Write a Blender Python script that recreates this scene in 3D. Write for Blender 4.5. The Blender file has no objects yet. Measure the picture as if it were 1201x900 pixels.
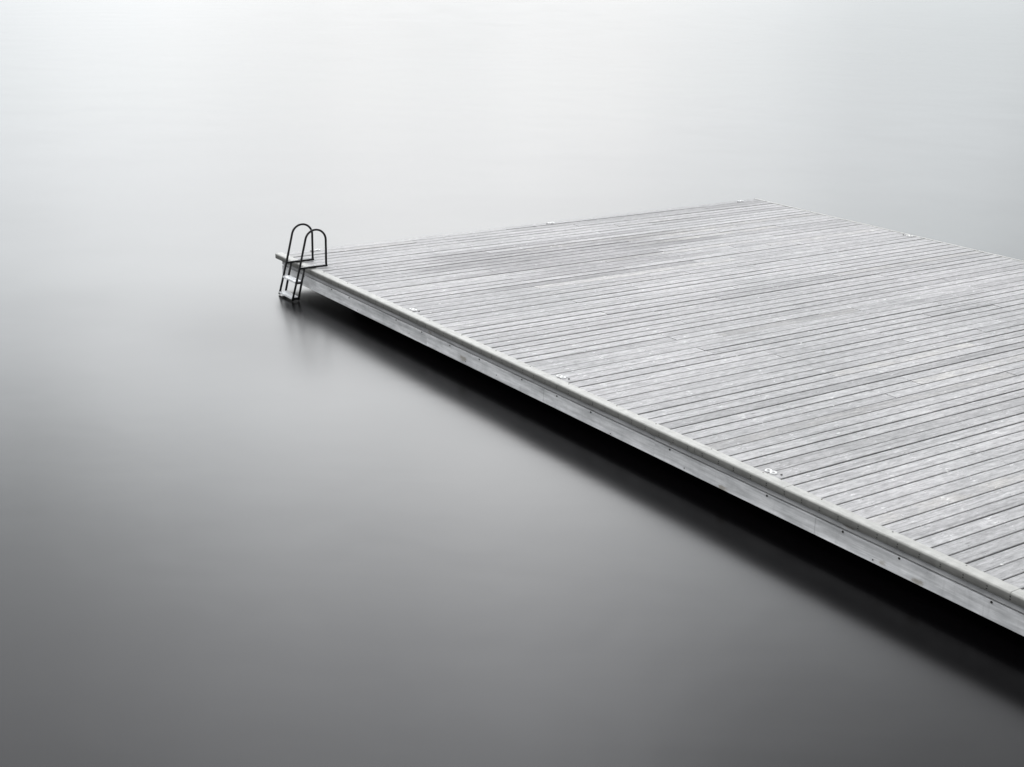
import bpy, bmesh, math, random
from mathutils import Vector, Matrix

random.seed(11)
S = bpy.context.scene
COL = S.collection
WATER_Z = -0.45
R = math.radians

# ------------------------------------------------------------------ helpers
def link(name, bm, mat, parent=None, smooth=False):
    me = bpy.data.meshes.new(name)
    bm.normal_update()
    bm.to_mesh(me); bm.free()
    if smooth:
        for p in me.polygons: p.use_smooth = True
    o = bpy.data.objects.new(name, me)
    if mat: me.materials.append(mat)
    COL.objects.link(o)
    if parent: o.parent = parent
    return o

def thing(name, label, cat, loc=(0, 0, 0)):
    o = bpy.data.objects.new(name, None)
    o.location = loc
    o['label'] = label; o['category'] = cat
    o.empty_display_size = 0.2
    COL.objects.link(o)
    return o

def add_box(bm, x0, x1, y0, y1, z0, z1, bev=0.0):
    vs = [bm.verts.new((x, y, z)) for x in (x0, x1) for y in (y0, y1) for z in (z0, z1)]
    f = [(0, 1, 3, 2), (4, 6, 7, 5), (0, 4, 5, 1), (2, 3, 7, 6), (0, 2, 6, 4), (1, 5, 7, 3)]
    fs = [bm.faces.new([vs[i] for i in q]) for q in f]
    if bev:
        es = list({e for q in fs for e in q.edges})
        bmesh.ops.bevel(bm, geom=es, offset=bev, segments=2, affect='EDGES', profile=0.6)

def add_tube(bm, pts, r, n=14, cap=True):
    pts = [Vector(p) for p in pts]
    rings = []
    ref = None
    for i, p in enumerate(pts):
        if i == 0: t = pts[1] - p
        elif i == len(pts) - 1: t = p - pts[i - 1]
        else: t = (pts[i + 1] - p).normalized() + (p - pts[i - 1]).normalized()
        t.normalize()
        if ref is None:
            ref = Vector((0, 1, 0)) if abs(t.y) < 0.9 else Vector((1, 0, 0))
        a = ref.cross(t).normalized(); b = t.cross(a).normalized()
        rings.append([bm.verts.new(p + r * (math.cos(k * 2 * math.pi / n) * a + math.sin(k * 2 * math.pi / n) * b)) for k in range(n)])
    for q, w in zip(rings, rings[1:]):
        for k in range(n):
            bm.faces.new((q[k], q[(k + 1) % n], w[(k + 1) % n], w[k]))
    if cap:
        bm.faces.new(rings[0][::-1]); bm.faces.new(rings[-1])

def add_disc(bm, c, axis, r, h, n=10):
    axis = Vector(axis); c = Vector(c)
    add_tube(bm, [c, c + axis * h], r, n)

def add_prism_y(bm, prof, y0, y1):
    a = [bm.verts.new((x, y0, z)) for x, z in prof]
    b = [bm.verts.new((x, y1, z)) for x, z in prof]
    n = len(prof)
    for k in range(n):
        bm.faces.new((a[k], a[(k + 1) % n], b[(k + 1) % n], b[k]))
    bm.faces.new(a[::-1]); bm.faces.new(b)

# ------------------------------------------------------------------ node helper
class NT:
    def __init__(self, tree):
        self.t = tree; self.t.nodes.clear()
    def n(self, typ, **kw):
        o = self.t.nodes.new(typ)
        ins = kw.pop('ins', {})
        for k, v in kw.items(): setattr(o, k, v)
        for k, v in ins.items(): self.set(o.inputs[k], v)
        return o
    def set(self, sock, v):
        if isinstance(v, bpy.types.NodeSocket): self.t.links.new(v, sock)
        else: sock.default_value = v
    def math(self, op, a, b=None, c=None, clamp=False):
        o = self.t.nodes.new('ShaderNodeMath'); o.operation = op; o.use_clamp = clamp
        self.set(o.inputs[0], a)
        if b is not None: self.set(o.inputs[1], b)
        if c is not None: self.set(o.inputs[2], c)
        return o.outputs[0]
    def vmath(self, op, a, b=None):
        o = self.t.nodes.new('ShaderNodeVectorMath'); o.operation = op
        self.set(o.inputs[0], a)
        if b is not None: self.set(o.inputs[1], b)
        return o.outputs['Value'] if op in ('DOT_PRODUCT', 'LENGTH') else o.outputs[0]
    def sep(self, v):
        o = self.n('ShaderNodeSeparateXYZ', ins={0: v}); return o.outputs
    def comb(self, x, y, z):
        return self.n('ShaderNodeCombineXYZ', ins={0: x, 1: y, 2: z}).outputs[0]
    def noise(self, vec, scale, detail=3.0, rough=0.5, dist=0.0):
        o = self.n('ShaderNodeTexNoise', ins={'Vector': vec, 'Scale': scale, 'Detail': detail, 'Roughness': rough, 'Distortion': dist})
        return o.outputs[0]
    def ramp(self, fac, stops, interp='LINEAR'):
        o = self.n('ShaderNodeValToRGB', ins={0: fac}); cr = o.color_ramp; cr.interpolation = interp
        while len(cr.elements) < len(stops): cr.elements.new(0.5)
        for e, (p, c) in zip(cr.elements, stops):
            e.position = p; e.color = (c, c, c, 1) if not isinstance(c, tuple) else (*c, 1)
        return o.outputs[0]
    def maprange(self, v, a, b, c, d, smooth=False):
        o = self.n('ShaderNodeMapRange', ins={0: v, 1: a, 2: b, 3: c, 4: d})
        if smooth: o.interpolation_type = 'SMOOTHSTEP'
        return o.outputs[0]
    def mix(self, fac, a, b, blend='MIX'):
        o = self.n('ShaderNodeMix', data_type='RGBA', blend_type=blend)
        self.set(o.inputs[0], fac); self.set(o.inputs[6], a); self.set(o.inputs[7], b)
        return o.outputs[2]

def material(name):
    m = bpy.data.materials.new(name); m.use_nodes = True
    return m, NT(m.node_tree)

def finish(nt, color, rough, bump=None, bstr=0.3, bdist=0.002, metal=0.0, spec=0.3):
    b = nt.n('ShaderNodeBsdfPrincipled')
    nt.set(b.inputs['Base Color'], color); nt.set(b.inputs['Roughness'], rough)
    nt.set(b.inputs['Metallic'], metal); nt.set(b.inputs['Specular IOR Level'], spec)
    if bump is not None:
        bp = nt.n('ShaderNodeBump', ins={'Height': bump, 'Strength': bstr, 'Distance': bdist})
        nt.t.links.new(bp.outputs[0], b.inputs['Normal'])
    o = nt.n('ShaderNodeOutputMaterial')
    nt.t.links.new(b.outputs[0], o.inputs[0])

# ------------------------------------------------------------------ materials
def deck_material():
    m, t = material('weathered_decking')
    pos = t.n('ShaderNodeTexCoord').outputs['Object']
    x, y, z = t.sep(pos)
    seed = t.n('ShaderNodeAttribute', attribute_name='seed').outputs['Fac']
    across = t.n('ShaderNodeAttribute', attribute_name='across').outputs['Fac']   # metres from the board's centre line
    sz = t.math('MULTIPLY', seed, 173.0)
    # board tone
    tone = t.ramp(seed, [(0.0, 0.80), (0.15, 0.93), (0.5, 1.0), (0.85, 1.05), (1.0, 1.11)])
    # fine fibre, long in x
    warp = t.math('MULTIPLY', t.math('SUBTRACT', t.noise(t.comb(t.math('MULTIPLY', x, 1.3), sz, 0.0), 1.0, 2.0), 0.5), 0.05)
    yy = t.math('ADD', y, warp)
    fib = t.noise(t.comb(t.math('MULTIPLY', x, 2.2), t.math('MULTIPLY', yy, 150.0), sz), 1.0, 4.0, 0.62)
    grain = t.noise(t.comb(t.math('MULTIPLY', x, 0.9), t.math('MULTIPLY', yy, 38.0), sz), 1.0, 3.0, 0.55)
    blot = t.noise(t.comb(t.math('MULTIPLY', x, 2.6), t.math('MULTIPLY', y, 9.0), sz), 1.0, 5.0, 0.65)
    big = t.noise(t.comb(x, y, 4.7), 0.42, 3.0, 0.55)
    big2 = t.noise(t.comb(t.math('MULTIPLY', x, 0.5), t.math('MULTIPLY', y, 1.0), 9.0), 1.1, 3.0, 0.6)
    v = t.math('MULTIPLY', tone, 0.286)
    v = t.math('MULTIPLY', v, t.maprange(fib, 0.3, 0.72, 0.87, 1.10))
    v = t.math('MULTIPLY', v, t.maprange(grain, 0.3, 0.7, 0.93, 1.06))
    v = t.math('MULTIPLY', v, t.maprange(blot, 0.3, 0.7, 0.80, 1.14))
    v = t.math('MULTIPLY', v, t.maprange(big, 0.35, 0.65, 0.91, 1.05))
    v = t.math('MULTIPLY', v, t.maprange(big2, 0.35, 0.65, 0.97, 1.02))
    scuff = t.noise(t.comb(t.math('MULTIPLY', x, 9.0), t.math('MULTIPLY', y, 30.0), sz), 1.0, 6.0, 0.72)
    v = t.math('MULTIPLY', v, t.maprange(scuff, 0.28, 0.72, 0.66, 1.30))
    speck = t.noise(t.comb(t.math('MULTIPLY', x, 40.0), t.math('MULTIPLY', y, 90.0), sz), 1.0, 2.0, 0.5)
    v = t.math('MULTIPLY', v, t.maprange(speck, 0.66, 0.74, 1.0, 0.72))
    # grey mildew runs that start and stop along a board
    run = t.noise(t.comb(t.math('MULTIPLY', x, 0.55), t.math('MULTIPLY', yy, 26.0), t.math('ADD', sz, 77.0)), 1.0, 3.0, 0.6)
    v = t.math('MULTIPLY', v, t.maprange(run, 0.54, 0.68, 1.0, 0.72, True))
    # a worn, damp darker area toward the far end
    px = t.math('DIVIDE', t.math('SUBTRACT', x, 3.9), 2.3)
    py = t.math('DIVIDE', t.math('ADD', y, 2.3), 1.5)
    d = t.math('SQRT', t.math('ADD', t.math('MULTIPLY', px, px), t.math('MULTIPLY', py, py)))
    d = t.math('ADD', d, t.math('MULTIPLY', t.math('SUBTRACT', seed, 0.5), 0.9))
    damp = t.maprange(d, 0.75, 1.0, 1.0, 0.0, True)
    v = t.math('MULTIPLY', v, t.math('SUBTRACT', 1.0, t.math('MULTIPLY', damp, 0.2)))
    far = t.math('MULTIPLY', t.maprange(y, -1.3, -0.2, 0.0, 1.0, True), t.maprange(x, 3.5, 7.0, 0.0, 1.0, True))
    v = t.math('MULTIPLY', v, t.math('SUBTRACT', 1.0, t.math('MULTIPLY', far, 0.16)))
    # soft, darker board edges (dirt in the arris)
    edge = t.maprange(t.math('ABSOLUTE', across), 0.068, 0.084, 0.0, 1.0, True)
    v = t.math('MULTIPLY', v, t.math('SUBTRACT', 1.0, t.math('MULTIPLY', edge, 0.34)))
    # dark cracks (checks)
    ck = t.noise(t.comb(t.math('MULTIPLY', x, 1.1), t.math('MULTIPLY', yy, 75.0), t.math('ADD', sz, 31.0)), 1.0, 2.0, 0.5)
    crack = t.maprange(ck, 0.735, 0.78, 0.0, 1.0)
    v = t.math('MULTIPLY', v, t.math('SUBTRACT', 1.0, t.math('MULTIPLY', crack, 0.5)))
    # knots
    vor = t.n('ShaderNodeTexVoronoi', voronoi_dimensions='3D', ins={'Vector': t.comb(t.math('MULTIPLY', x, 1.7), t.math('MULTIPLY', y, 5.5), sz), 'Scale': 1.0})
    pick = t.sep(vor.outputs['Color'])[0]
    kn = t.math('MULTIPLY', t.maprange(vor.outputs['Distance'], 0.035, 0.09, 1.0, 0.0), t.math('GREATER_THAN', pick, 0.55))
    v = t.math('MULTIPLY', v, t.math('SUBTRACT', 1.0, t.math('MULTIPLY', kn, 0.5)))
    # screw heads in pairs over each joist
    jx = t.math('SUBTRACT', t.math('FLOORED_MODULO', x, 0.62), 0.31)
    ay = t.math('SUBTRACT', t.math('ABSOLUTE', across), 0.052)
    sd = t.math('SQRT', t.math('ADD', t.math('MULTIPLY', jx, jx), t.math('MULTIPLY', ay, ay)))
    wn = t.n('ShaderNodeTexWhiteNoise', noise_dimensions='3D', ins={'Vector': t.comb(t.math('FLOOR', t.math('DIVIDE', x, 0.62)), seed, t.math('SIGN', across))}).outputs[0]
    scr = t.maprange(sd, 0.004, 0.0075, 1.0, 0.0)
    v = t.math('MULTIPLY', v, t.math('SUBTRACT', 1.0, t.math('MULTIPLY', scr, t.math('MULTIPLY', t.math('LESS_THAN', wn, 0.5), 0.6))))
    # bleached rubbed patches around the joist lines, and white droppings
    rub = t.math('MULTIPLY', t.maprange(t.math('ABSOLUTE', jx), 0.02, 0.1, 1.0, 0.0, True), t.maprange(t.noise(t.comb(t.math('MULTIPLY', x, 14.0), t.math('MULTIPLY', y, 34.0), 3.0), 1.0, 3.0, 0.6), 0.585, 0.65, 0.0, 1.0))
    v = t.math('MULTIPLY', v, t.math('ADD', 1.0, t.math('MULTIPLY', rub, 0.6)))
    vo2 = t.n('ShaderNodeTexVoronoi', voronoi_dimensions='2D', ins={'Vector': t.comb(t.math('ADD', x, t.math('MULTIPLY', t.noise(t.comb(x, y, 0.0), 30.0, 2.0), 0.05)), t.math('MULTIPLY', y, 1.4), 0.0), 'Scale': 2.3})
    drop = t.math('MULTIPLY', t.maprange(vo2.outputs['Distance'], 0.012, 0.05, 1.0, 0.0), t.math('GREATER_THAN', t.sep(vo2.outputs['Color'])[1], 0.88))
    # hue: silver grey with odd warm / mauve boards
    warm = t.maprange(t.math('FRACT', t.math('MULTIPLY', seed, 37.3)), 0.86, 0.98, 0.0, 1.0)
    hue = t.mix(t.maprange(big, 0.4, 0.62, 0.0, 1.0), (1.0, 0.995, 0.99, 1), (1.0, 0.984, 0.982, 1))
    hue = t.mix(t.math('MULTIPLY', damp, 0.8), hue, (1.0, 0.978, 0.982, 1))
    hue = t.mix(t.math('MULTIPLY', warm, t.maprange(blot, 0.4, 0.6, 0.1, 0.9)), hue, (1.0, 0.972, 0.93, 1))
    c = t.mix(1.0, hue, t.comb(v, v, v), 'MULTIPLY')
    c = t.mix(t.math('MULTIPLY', drop, 0.7), c, (0.6, 0.6, 0.585, 1))
    h = t.math('ADD', t.math('MULTIPLY', fib, 0.6), t.math('SUBTRACT', grain, t.math('MULTIPLY', crack, 0.8)))
    finish(t, c, t.maprange(blot, 0.3, 0.7, 0.62, 0.82), h, 0.4, 0.0018, spec=0.2)
    return m

def fascia_material(base, seed):
    """Sawn pale board; grain runs along y."""
    m, t = material('fascia_timber')
    pos = t.n('ShaderNodeTexCoord').outputs['Object']
    x, y, z = t.sep(pos)
    s = t.math('MULTIPLY', t.math('FLOOR', t.math('DIVIDE', y, 4.46)), 7.7)
    s = t.math('ADD', s, seed)
    u = t.math('ADD', y, x)
    fib = t.noise(t.comb(t.math('MULTIPLY', u, 2.5), t.math('MULTIPLY', z, 120.0), s), 1.0, 4.0, 0.6)
    streak = t.noise(t.comb(t.math('MULTIPLY', u, 0.9), t.math('MULTIPLY', z, 22.0), s), 1.0, 3.0, 0.6)
    cloud = t.noise(t.comb(t.math('MULTIPLY', u, 3.0), t.math('MULTIPLY', z, 9.0), s), 1.0, 5.0, 0.65)
    drip = t.noise(t.comb(t.math('MULTIPLY', u, 22.0), t.math('MULTIPLY', z, 2.0), s), 1.0, 3.0, 0.6)
    v = t.math('MULTIPLY', base, t.maprange(fib, 0.3, 0.7, 0.90, 1.08))
    v = t.math('MULTIPLY', v, t.maprange(streak, 0.32, 0.68, 0.74, 1.14))
    v = t.math('MULTIPLY', v, t.maprange(cloud, 0.35, 0.7, 0.70, 1.14))
    v = t.math('MULTIPLY', v, t.maprange(drip, 0.58, 0.74, 1.0, 0.88))
    vor = t.n('ShaderNodeTexVoronoi', voronoi_dimensions='2D', ins={'Vector': t.comb(t.math('MULTIPLY', u, 2.6), t.math('MULTIPLY', z, 7.0), 0.0), 'Scale': 1.0})
    kn = t.math('MULTIPLY', t.maprange(t.math('ADD', vor.outputs['Distance'], t.math('MULTIPLY', t.math('SUBTRACT', cloud, 0.5), 1.1)), 0.02, 0.17, 1.0, 0.0, True), t.math('GREATER_THAN', t.sep(vor.outputs['Color'])[0], 0.86))
    v = t.math('MULTIPLY', v, t.math('SUBTRACT', 1.0, t.math('MULTIPLY', kn, 0.36)))
    # shade under the cap, painted into the board colour
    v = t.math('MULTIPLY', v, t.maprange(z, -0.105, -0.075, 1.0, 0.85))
    low = t.maprange(z, -0.25, -0.16, 1.0, 0.78)  # colour lightens towards the foot, standing in for light off the water
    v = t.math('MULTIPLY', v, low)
    hue = t.mix(t.math('MULTIPLY', kn, 0.8), t.mix(cloud, (0.97, 0.985, 1.0, 1), (1.0, 0.995, 1.0, 1)), (1.0, 0.94, 0.84, 1))
    c = t.mix(1.0, hue, t.comb(v, v, v), 'MULTIPLY')
    finish(t, c, 0.7, t.math('ADD', fib, streak), 0.3, 0.0015)
    return m

def cap_material():
    m, t = material('edge_profile')
    pos = t.n('ShaderNodeTexCoord').outputs['Object']
    x, y, z = t.sep(pos)
    a = t.noise(t.comb(t.math('MULTIPLY', y, 1.2), t.math('MULTIPLY', x, 30.0), t.math('MULTIPLY', z, 30.0)), 1.0, 4.0, 0.6)
    b = t.noise(pos, 9.0, 5.0, 0.65)
    fine = t.noise(t.comb(t.math('MULTIPLY', y, 5.0), t.math('MULTIPLY', x, 160.0), t.math('MULTIPLY', z, 160.0)), 1.0, 3.0, 0.6)
    seg = t.n('ShaderNodeTexWhiteNoise', noise_dimensions='1D', ins={'W': t.math('FLOOR', t.math('DIVIDE', t.math('ADD', y, 0.4), 1.2))}).outputs[0]
    v = t.math('MULTIPLY', 0.285, t.maprange(a, 0.3, 0.7, 0.93, 1.06))
    v = t.math('MULTIPLY', v, t.maprange(b, 0.3, 0.72, 1.10, 0.82))
    v = t.math('MULTIPLY', v, t.maprange(fine, 0.3, 0.7, 0.90, 1.08))
    v = t.math('MULTIPLY', v, t.maprange(seg, 0.0, 1.0, 0.95, 1.05))
    v = t.math('MULTIPLY', v, t.maprange(z, -0.016, 0.0, 0.52, 1.0, True))      # darker on the vertical face than on top
    c = t.mix(1.0, (1.0, 0.995, 0.935, 1), t.comb(v, v, v), 'MULTIPLY')
    finish(t, c, 0.62, t.math('ADD', b, fine), 0.2, 0.001)
    return m

def plain(name, col, rough, metal=0.0, var=0.15, spec=0.4, scale=30.0):
    m, t = material(name)
    pos = t.n('ShaderNodeTexCoord').outputs['Object']
    n = t.noise(pos, scale, 4.0, 0.6)
    k = t.maprange(n, 0.3, 0.7, 1 - var, 1 + var)
    c = t.mix(1.0, (*col, 1), t.comb(k, k, k), 'MULTIPLY')
    finish(t, c, t.maprange(n, 0.3, 0.7, rough - 0.06, rough + 0.08), n, 0.1, 0.001, metal, spec)
    return m

def water_material():
    m, t = material('lake_water')
    pos = t.n('ShaderNodeTexCoord').outputs['Object']
    x, y, z = t.sep(pos)
    # swell crests lie roughly across the view
    a = t.math('ADD', t.math('MULTIPLY', x, 0.826), t.math('MULTIPLY', y, -0.563))
    b = t.math('ADD', t.math('MULTIPLY', x, 0.563), t.math('MULTIPLY', y, 0.826))
    w1 = t.noise(t.comb(t.math('MULTIPLY', a, 0.10), t.math('MULTIPLY', b, 0.55), 0.0), 1.0, 4.0, 0.6, 0.4)
    w2 = t.noise(t.comb(t.math('MULTIPLY', a, 0.30), t.math('MULTIPLY', b, 0.45), 3.0), 1.0, 3.0, 0.5)
    w3 = t.noise(t.comb(t.math('MULTIPLY', a, 0.85), t.math('MULTIPLY', b, 0.6), 6.0), 1.0, 2.0, 0.5, 0.2)
    h = t.math('ADD', t.math('ADD', t.math('MULTIPLY', w1, 0.7), t.math('MULTIPLY', w2, 0.6)), t.math('MULTIPLY', w3, t.maprange(b, -13.0, 2.0, 2.6, 0.5, True)))
    patch = t.noise(t.comb(a, b, 8.0), 0.35, 3.0, 0.5)
    bsdf = t.n('ShaderNodeBsdfPrincipled')
    t.set(bsdf.inputs['Base Color'], (0.0013, 0.0012, 0.0014, 1))
    # the water slops about the ladder and the free corner
    q = t.math('SQRT', t.math('ADD', t.math('POWER', t.math('ADD', x, 1.0), 2.0), t.math('POWER', t.math('MULTIPLY', t.math('ADD', y, 2.5), 0.8), 2.0)))
    rough = t.math('ADD', t.maprange(patch, 0.3, 0.7, 0.186, 0.214), t.math('MULTIPLY', 0.07, t.math('EXPONENT', t.math('MULTIPLY', t.math('MULTIPLY', q, q), -0.28))))
    t.set(bsdf.inputs['Roughness'], rough)
    t.set(bsdf.inputs['IOR'], 1.15)
    bp = t.n('ShaderNodeBump', ins={'Height': h, 'Strength': 1.0, 'Distance': 0.0025})
    t.t.links.new(bp.outputs[0], bsdf.inputs['Normal'])
    o = t.n('ShaderNodeOutputMaterial'); t.t.links.new(bsdf.outputs[0], o.inputs[0])
    return m

M_deck = deck_material()
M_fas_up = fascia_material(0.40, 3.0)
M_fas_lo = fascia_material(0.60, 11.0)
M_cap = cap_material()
M_black = plain('black_painted_steel', (0.005, 0.005, 0.0055), 0.45, 0.0, 0.25, 0.25)
M_alu = plain('pale_aluminium_tread', (0.55, 0.56, 0.57), 0.42, 0.2, 0.12)
M_screw = plain('dark_screw', (0.03, 0.028, 0.026), 0.5, 0.5, 0.2)
M_plate = plain('white_galvanised_plate', (0.58, 0.58, 0.57), 0.5, 0.0, 0.06)
M_float = plain('black_float_shell', (0.012, 0.012, 0.013), 0.7, 0.0, 0.2, 0.2, 4.0)
M_beam = plain('dark_wet_timber', (0.035, 0.032, 0.03), 0.85, 0.0, 0.25, 0.2, 6.0)
M_water = water_material()

# ------------------------------------------------------------------ water
bm = bmesh.new()
bmesh.ops.create_circle(bm, cap_ends=True, segments=96, radius=6000.0)
water = link('water', bm, M_water)
water.location = (0, 0, WATER_Z)
water['kind'] = 'structure'

# ------------------------------------------------------------------ jetty
PITCH = 0.17
X1 = 9.925                      # far long side
ROWS = 106                      # runs out of frame towards the viewer
Y_END = -ROWS * PITCH
jetty = thing('floating_jetty', 'wide floating jetty decked in weathered silver grey planks, reaching out over the still water', 'jetty', (0, 0, 0))

def build_deck():
    bm = bmesh.new()
    seedl = bm.faces.layers.float.new('seed')
    acl = bm.verts.layers.float.new('across')
    th = 0.038
    joists = [0.31 + 0.62 * k for k in range(16)]
    for r in range(ROWS):
        yc = -(r + 0.5) * PITCH
        gap = random.choice([0.003, 0.005, 0.007, 0.008, 0.009, 0.010, 0.012, 0.016])
        w = (PITCH - gap) * 0.5
        yc += random.uniform(-0.0012, 0.0012)
        # board joints sit on joists
        cuts = [0.004]
        k = random.choice([3, 4, 5, 6, 7, 8])
        while True:
            xj = 0.31 + 0.62 * k
            if xj > X1 - 1.0: break
            cuts.append(xj); k += random.choice([3, 4, 5, 6, 7])
        cuts.append(X1 - 0.062)
        for x0, x1 in zip(cuts, cuts[1:]):
            sd = random.random()
            dz = random.uniform(-0.0022, 0.0022)
            tilt = random.uniform(-0.0012, 0.0012)
            g = random.choice([0.001, 0.0015, 0.003])
            wb = w - abs(random.gauss(0, 0.0016)); yo = random.uniform(-0.0016, 0.0016)
            nseg = max(2, int((x1 - x0) / 0.7))
            bow = random.uniform(-0.003, 0.003)
            c = 0.0035
            rings = []
            for s in range(nseg + 1):
                f = s / nseg
                X = x0 + g + (x1 - x0 - 2 * g) * f
                dy = bow * math.sin(math.pi * f) * 1.0 + random.uniform(-0.0004, 0.0004)
                prof = [(-wb, -th), (-wb, -c), (-wb + c * 0.9, -c * 0.25), (-wb + 2.2 * c, 0), (wb - 2.2 * c, 0), (wb - c * 0.9, -c * 0.25), (wb, -c), (wb, -th)]
                ring = []
                for q, zz in prof:
                    vtx = bm.verts.new((X, yc + yo + q + dy, zz + dz + tilt * q / w))
                    vtx[acl] = q * (0.083 / wb)
                    ring.append(vtx)
                rings.append(ring)
            n = 8
            fs = []
            for a, b in zip(rings, rings[1:]):
                for k2 in range(n):
                    fs.append(bm.faces.new((a[k2], a[(k2 + 1) % n], b[(k2 + 1) % n], b[k2])))
            fs.append(bm.faces.new(rings[0][::-1])); fs.append(bm.faces.new(rings[-1]))
            for fce in fs: fce[seedl] = sd
    bmesh.ops.recalc_face_normals(bm, faces=bm.faces[:])
    return link('decking', bm, M_deck, jetty)
build_deck()

# edge profile along the two long sides: flat top, rounded nose, plain vertical face
def cap_profile(mirror=False):
    p = [(0.0, -0.036), (0.0, 0.006), (-0.004, 0.010), (-0.098, 0.008)]
    for k in range(1, 6):
        a = k / 5 * math.pi / 2
        p.append((-0.098 - 0.018 * math.sin(a), -0.010 + 0.018 * math.cos(a)))
    p += [(-0.114, -0.066), (-0.111, -0.070), (-0.080, -0.070), (-0.080, -0.036)]
    return p

def build_cap(x_shift, mirror, seams):
    bm = bmesh.new()
    prof = [(x * (0.5 if mirror else 1.0), z - (0.006 if mirror else 0.0)) for x, z in cap_profile()]
    for y0, y1 in zip(seams, seams[1:]):
        dz = random.uniform(-0.0015, 0.0015); dx = random.uniform(-0.001, 0.001)
        pr = [((-(x) if mirror else x) + x_shift + dx, z + dz) for x, z in prof]
        add_prism_y(bm, pr, y0 - 0.0012, y1 + 0.0012)
    bmesh.ops.recalc_face_normals(bm, faces=bm.faces[:])
    body = set(bm.faces)
    sg = -1 if mirror else 1
    y = -0.35
    while y > Y_END:                     # screws in the nose, two above each other
        yy = y + random.uniform(-0.006, 0.006)
        for z in (-0.028, -0.050):
            add_disc(bm, (x_shift - sg * (0.057 if mirror else 0.1140), yy + random.uniform(-0.002, 0.002), z + random.uniform(-0.002, 0.002)), (-sg, 0, 0), 0.0062, 0.003, 8)
        y -= 0.216
    y = -0.75
    while y > Y_END:                     # plugs on the flat
        yy = y + random.uniform(-0.06, 0.06)
        add_disc(bm, (x_shift - sg * 0.022, yy, 0.0015 if mirror else 0.0075), (0, 0, 1), 0.0075, 0.0035, 10)
        y -= 0.74
    for f in bm.faces:
        if f not in body: f.material_index = 1
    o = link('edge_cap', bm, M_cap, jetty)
    o.data.materials.append(M_screw)
    for p in o.data.polygons: p.use_smooth = len(p.vertices) == 4
    o.data.set_sharp_from_angle(angle=R(35))
    return o

def seams_from(y0, step):
    out = [y0]
    while out[-1] - step > Y_END: out.append(out[-1] - step)
    out.append(Y_END)
    return out
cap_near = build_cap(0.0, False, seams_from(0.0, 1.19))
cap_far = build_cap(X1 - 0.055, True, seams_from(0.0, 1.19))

# fascia: a narrow upper board and a broad lower one with an open slot between
def build_fascia(axis, pos, sgn, a0, a1, z0, z1, mat, cuts, thick=0.045, bolts=False):
    bm = bmesh.new()
    pts = [a0] + [c for c in cuts if a0 > c > a1] + [a1]
    for p0, p1 in zip(pts, pts[1:]):
        j = random.uniform(-0.0012, 0.0012)
        lo, hi = p1 + 0.001, p0 - 0.001
        if axis == 'x':
            xs = sorted((pos + j, pos + j + sgn * thick)); add_box(bm, xs[0], xs[1], lo, hi, z0, z1, 0.0025)
        else:
            ys = sorted((pos + j, pos + j + sgn * thick)); add_box(bm, lo, hi, ys[0], ys[1], z0, z1, 0.0025)
    if bolts:                            # bolts just below the slot, odd nails near the foot
        body = set(bm.faces)
        y = -0.95
        while y > Y_END:
            add_disc(bm, (pos + 0.001, y, -0.150), (-1, 0, 0), 0.0105, 0.006, 10)
            if random.random() < 0.5:
                add_disc(bm, (pos + 0.001, y - random.uniform(0.2, 0.5), -0.262 + random.uniform(-0.02, 0.02)), (-1, 0, 0), 0.0065, 0.005, 8)
            y -= random.choice([0.5, 0.62, 0.9, 1.3]) + random.uniform(-0.08, 0.08)
        for f in bm.faces:
            if f not in body: f.material_index = 1
    o = link('fascia_board', bm, mat, jetty)
    o.data.materials.append(M_screw)
    return o
E_IN = -0.2                      # the fascia across the end stands back under the deck
cuts_lo = [-2.55, -7.0, -11.1, -15.5]
cuts_up = [-4.4, -8.9, -13.3]
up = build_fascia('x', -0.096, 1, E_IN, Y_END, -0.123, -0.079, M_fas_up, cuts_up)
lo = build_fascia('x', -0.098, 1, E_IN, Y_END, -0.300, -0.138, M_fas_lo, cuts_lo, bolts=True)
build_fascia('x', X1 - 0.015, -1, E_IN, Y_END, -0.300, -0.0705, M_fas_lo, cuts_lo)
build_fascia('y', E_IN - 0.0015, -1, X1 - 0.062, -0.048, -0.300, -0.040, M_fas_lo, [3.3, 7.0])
# what carries the deck: bearers and floats, in deep shade
bm = bmesh.new()
for k in range(16):
    xj = 0.31 + 0.62 * k
    add_box(bm, xj - 0.03, xj + 0.03, Y_END + 0.1, E_IN - 0.06, -0.24, -0.0425)
link('bearer_frame', bm, M_beam, jetty)
for k in range(4):
    bm = bmesh.new()
    xa = 0.75 + k * 2.2
    add_box(bm, xa, xa + 1.9, Y_END + 0.3, -0.85, WATER_Z - 0.35, -0.246, 0.03)
    link('float', bm, M_float, jetty)

# white mooring plates: two rings side by side on a thin foot, with bolt heads
def plate_mesh():
    bm = bmesh.new()
    n = 20
    for cy in (-0.032, 0.032):
        ro, ri, h = 0.035, 0.018, 0.011
        loops = []
        for rr, z in ((ro, 0.0), (ro, h * 0.6), (ro - 0.006, h), (ri + 0.005, h), (ri, h * 0.6), (ri, 0.0)):
            loops.append([bm.verts.new((rr * math.cos(k * 2 * math.pi / n), cy + rr * math.sin(k * 2 * math.pi / n), z)) for k in range(n)])
        for a, b in zip(loops, loops[1:]):
            for k in range(n): bm.faces.new((a[k], a[(k + 1) % n], b[(k + 1) % n], b[k]))
    bmesh.ops.recalc_face_normals(bm, faces=bm.faces[:])
    return bm
first = None
spots = [(0.062, -3.84, 0), (0.060, -7.105, 0), (0.064, -10.37, 0), (0.062, -13.63, 0),
         (0.53, -0.085, -90), (4.99, -0.085, -90), (9.43, -0.085, -90), (9.79, -3.82, 180), (9.79, -7.1, 180)]
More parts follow.
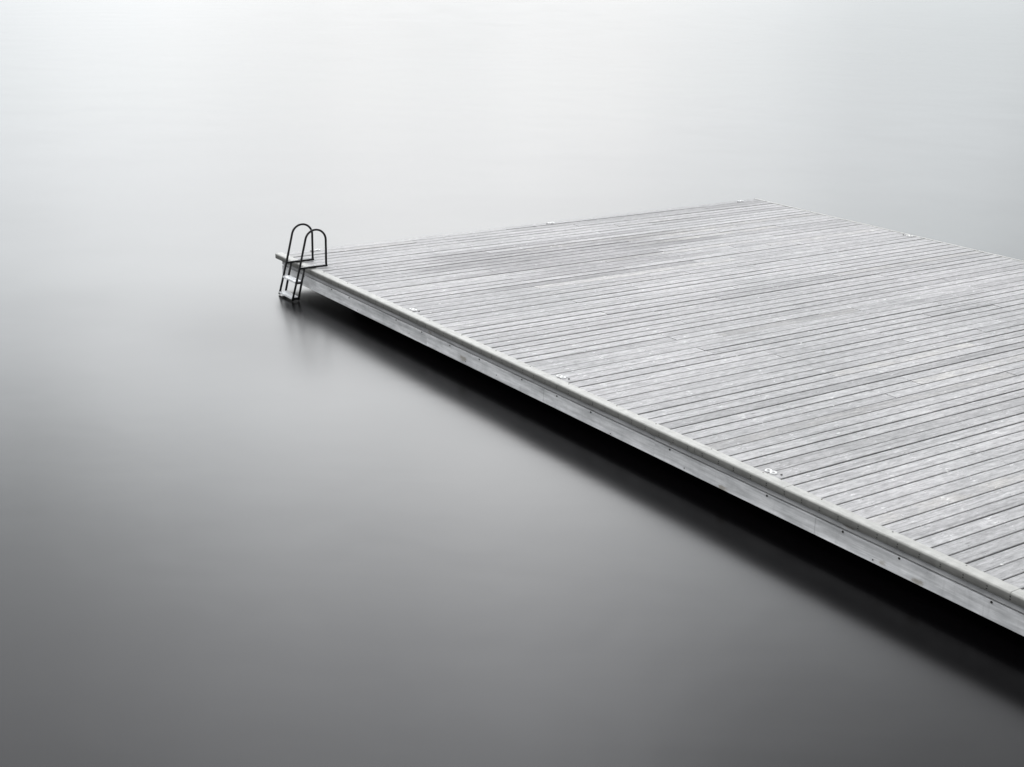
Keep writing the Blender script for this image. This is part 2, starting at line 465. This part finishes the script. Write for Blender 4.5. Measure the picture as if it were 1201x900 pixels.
for x, y, rz in spots:
    if first is None:
        o = first = link('mooring_plate', plate_mesh(), M_plate, jetty)
        bm = bmesh.new()
        add_disc(bm, (0.030, -0.105, 0.0), (0, 0, 1), 0.010, 0.010, 8)
        fb = link('bolt', bm, M_screw, o)
        o.location = (x, y, 0.003); o.rotation_euler.z = R(rz)
    else:
        o = first.copy(); COL.objects.link(o); o.parent = jetty
        o.location = (x, y, 0.003); o.rotation_euler.z = R(rz)
        b2 = fb.copy(); COL.objects.link(b2); b2.parent = o

# ------------------------------------------------------------------ bathing ladder
ladder = thing('bathing_ladder', 'black tubular bathing ladder with two hooped handrails and pale treads, bolted to the jetty edge', 'ladder', (-0.05, -0.93, 0.012))
L0 = Vector((-0.05, -0.93, 0.012))
def loc(pts): return [Vector(p) - L0 for p in pts]
TR = 0.0158
for yf in (-1.153, -0.712):
    bm = bmesh.new()
    pts = [(0.164, yf, 0.03), (0.1635, yf, 0.2)]
    cx_, cz_, rr = 0.0, 0.408, 0.164
    pts.append((0.1635, yf, cz_ - 0.05))
    for k in range(0, 21):
        a = k / 20 * (math.pi - 0.20)
        pts.append((cx_ + rr * math.cos(a), yf, cz_ + rr * math.sin(a)))
    # front leg leaves the arch tangentially and leans out to the water
    pts += [(-0.262, yf, 0.03), (-0.325, yf, -0.20), (-0.391, yf, -0.44)]
    add_tube(bm, loc(pts), TR, 14)
    for p in bm.faces: p.smooth = True
    hoop = link('handrail', bm, M_black, ladder)
    bm = bmesh.new()
    a = loc([(-0.275, yf - 0.019, 0.0135), (0.178, yf + 0.019, 0.044)])
    add_box(bm, a[0].x, a[1].x, a[0].y, a[1].y, a[0].z, a[1].z, 0.004)
    foot = link('foot_rail', bm, M_black, ladder)
    for xb in (-0.02, 0.12):
        bm = bmesh.new()
        q = loc([(xb, yf, 0.043)])[0]; add_disc(bm, q, (0, 0, 1), 0.009, 0.014, 8)
        link('bolt', bm, M_alu, foot)
    bm = bmesh.new()
    add_tube(bm, loc([(-0.186, yf, 0.016), (-0.24, yf, -0.20), (-0.296, yf, -0.44)]), TR, 14)
    for p in bm.faces: p.smooth = True
    link('leg', bm, M_black, ladder)
    # side bars that carry the treads
    for z, xa, xb in ((-0.185, -0.322, -0.236), (-0.413, -0.385, -0.289)):
        bm = bmesh.new()
        a = loc([(xa, yf - 0.011, z - 0.016), (xb, yf + 0.011, z + 0.016)])
        add_box(bm, a[0].x, a[1].x, a[0].y, a[1].y, a[0].z, a[1].z, 0.003)
        link('tread_bracket', bm, M_black, ladder)
for z, xa, xb in ((-0.170, -0.338, -0.226), (-0.398, -0.402, -0.282)):
    bm = bmesh.new()
    ya, yb = -1.1365, -0.7285
    n = 5
    for k in range(n):                                   # ribbed tread: five slats on a folded tray
        w = (xb - xa) / n
        a = loc([(xa + k * w + 0.002, ya, z - 0.004), (xa + (k + 1) * w - 0.002, yb, z + 0.006)])
        add_box(bm, a[0].x, a[1].x, a[0].y, a[1].y, a[0].z, a[1].z, 0.0015)
    a = loc([(xa + 0.0005, ya, z - 0.020), (xb, yb, z - 0.0045)])
    add_box(bm, a[0].x, a[1].x, a[0].y, a[1].y, a[0].z, a[1].z, 0.002)
    link('tread', bm, M_alu, ladder)

# ------------------------------------------------------------------ camera
cam = bpy.data.cameras.new('camera'); co = bpy.data.objects.new('camera', cam); COL.objects.link(co)
Fv = Vector((0.54065, 0.78068, -0.31343)); Rv = Vector((0.82629, -0.56275, 0.02364)); Uv = Vector((0.15792, 0.27176, 0.94932))
m = Matrix((Rv, Uv, -Fv)).transposed().to_4x4()
m.translation = Vector((-8.46232, -18.45373, 4.59459))
co.matrix_world = m
cam.lens = 47.13; cam.sensor_width = 36.0; cam.sensor_fit = 'HORIZONTAL'
cam.clip_start = 0.1; cam.clip_end = 20000
S.camera = co

# ------------------------------------------------------------------ light
def azim(deg):     # direction `deg` to the right of the camera's heading, in the ground plane
    h = math.atan2(0.78068, 0.54065) - R(deg)
    return Vector((math.cos(h), math.sin(h), 0))
SUN_AZ, SUN_EL = -75.0, 48.0
sd = azim(SUN_AZ) * math.cos(R(SUN_EL)) + Vector((0, 0, math.sin(R(SUN_EL))))
sun = bpy.data.lights.new('sun', 'SUN'); sun.energy = 0.85; sun.angle = R(30); sun.color = (1.0, 0.98, 0.95)
so = bpy.data.objects.new('sun', sun); COL.objects.link(so)
so.rotation_euler = sd.to_track_quat('Z', 'Y').to_euler()

wd = bpy.data.worlds.new('World'); S.world = wd; wd.use_nodes = True
t = NT(wd.node_tree)
sky = t.n('ShaderNodeTexSky', sky_type='NISHITA', sun_disc=False, sun_elevation=R(SUN_EL), sun_rotation=math.atan2(sd.x, sd.y))
d = t.n('ShaderNodeTexCoord').outputs['Generated']
dx, dy, dz = t.sep(d)
hlen = t.math('SQRT', t.math('MAXIMUM', t.math('SUBTRACT', 1.0, t.math('MULTIPLY', dz, dz)), 1e-4))
def lobe(az, sharp):   # 1 towards az, falling off sideways
    a = azim(az)
    c = t.math('DIVIDE', t.math('ADD', t.math('MULTIPLY', dx, a.x), t.math('MULTIPLY', dy, a.y)), hlen)
    return t.math('EXPONENT', t.math('MULTIPLY', t.math('SUBTRACT', c, 1.0), sharp))
el = t.math('MAXIMUM', dz, 0.0)
# overcast vault (radiance / 5): brightness by elevation (degrees), at six bearings from the camera's heading,
# brighter where the sun sits behind the thin cloud, dimmer away from it
SKY_EL = [0.0, 2.2, 5.0, 8.0, 11.0, 14.0, 17.0, 20.0, 23.0, 26.0, 30.0, 34.0, 42.0, 55.0, 90.0]
SKY_AZ = [-20.8, -16.0, -10.9, 0.0, 10.8, 20.7]
SKY_TAB = [[0.151, 0.24, 0.349, 0.492, 0.745, 1.054, 1.191, 1.093, 1.047, 1.139, 1.395, 1.538, 1.11, 0.4, 0.2], [0.162, 0.246, 0.361, 0.517, 0.756, 1.15, 1.631, 1.891, 1.689, 1.461, 1.712, 1.985, 1.409, 0.4, 0.2], [0.129, 0.217, 0.337, 0.506, 0.744, 1.119, 1.633, 2.217, 2.315, 1.852, 1.983, 2.293, 1.65, 0.4, 0.2], [0.065, 0.181, 0.339, 0.528, 0.768, 1.126, 1.611, 2.15, 2.319, 2.245, 2.39, 2.548, 1.811, 0.4, 0.2], [0.091, 0.193, 0.329, 0.502, 0.705, 0.957, 1.258, 1.556, 1.689, 1.631, 1.554, 1.402, 0.972, 0.4, 0.2], [0.074, 0.161, 0.272, 0.391, 0.523, 0.67, 0.795, 0.896, 0.873, 0.87, 0.866, 0.788, 0.617, 0.4, 0.2]]
SIDE = [0.16, 0.18, 0.20, 0.22, 0.24, 0.26, 0.27, 0.28, 0.30, 0.31, 0.32, 0.32, 0.30, 0.26, 0.20]
heading = math.atan2(0.54065, 0.78068)
az = t.math('SUBTRACT', t.n('ShaderNodeMath', operation='ARCTAN2', ins={0: dx, 1: dy}).outputs[0], heading)
az = t.math('WRAP', az, math.pi, -math.pi)
cols = [SIDE] + SKY_TAB + [SIDE]
bear = [-75.0] + SKY_AZ + [60.0]
def column(vals): return t.ramp(el, [(math.sin(R(e)), min(v / 4.0, 1.0)) for e, v in zip(SKY_EL, vals)])
L = column(cols[0])
for k in range(1, len(cols)):
    L = t.mix(t.maprange(az, R(bear[k - 1]), R(bear[k]), 0.0, 1.0), L, column(cols[k]))
L = t.math('MULTIPLY', L, 4.0)
cl = t.noise(t.vmath('MULTIPLY', d, (1.0, 1.0, 2.0)), 4.2, 4.0, 0.55)
CLOUD = 0.16
L = t.math('MULTIPLY', L, t.maprange(cl, 0.3, 0.7, 1.0 - CLOUD, 1.0 + CLOUD))
L = t.math('MULTIPLY', L, 50.0)
tint = t.mix(t.maprange(cl, 0.35, 0.65, 0.0, 1.0), (0.975, 0.998, 1.012, 1), (1.002, 0.996, 0.99, 1))
tint = t.mix(t.maprange(az, R(4), R(18), 0.0, 0.8), tint, (0.95, 1.0, 1.025, 1))
tint = t.mix(t.maprange(az, R(-8), R(-22), 0.0, 0.75), tint, (0.955, 0.995, 1.02, 1))
tint = t.mix(t.maprange(el, 0.36, 0.5, 0.0, 1.0), tint, (0.975, 0.988, 1.02, 1))
cloudc = t.mix(1.0, tint, t.comb(L, L, L), 'MULTIPLY')
col = t.mix(0.06, cloudc, sky.outputs[0])
bg = t.n('ShaderNodeBackground', ins={0: col, 1: 0.1})
wo = t.n('ShaderNodeOutputWorld'); t.t.links.new(bg.outputs[0], wo.inputs[0])

# ------------------------------------------------------------------ render settings
S.view_settings.view_transform = 'Standard'; S.view_settings.look = 'None'; S.view_settings.exposure = 0
S.render.engine = 'CYCLES'
S.cycles.use_denoising = True
S.cycles.max_bounces = 8
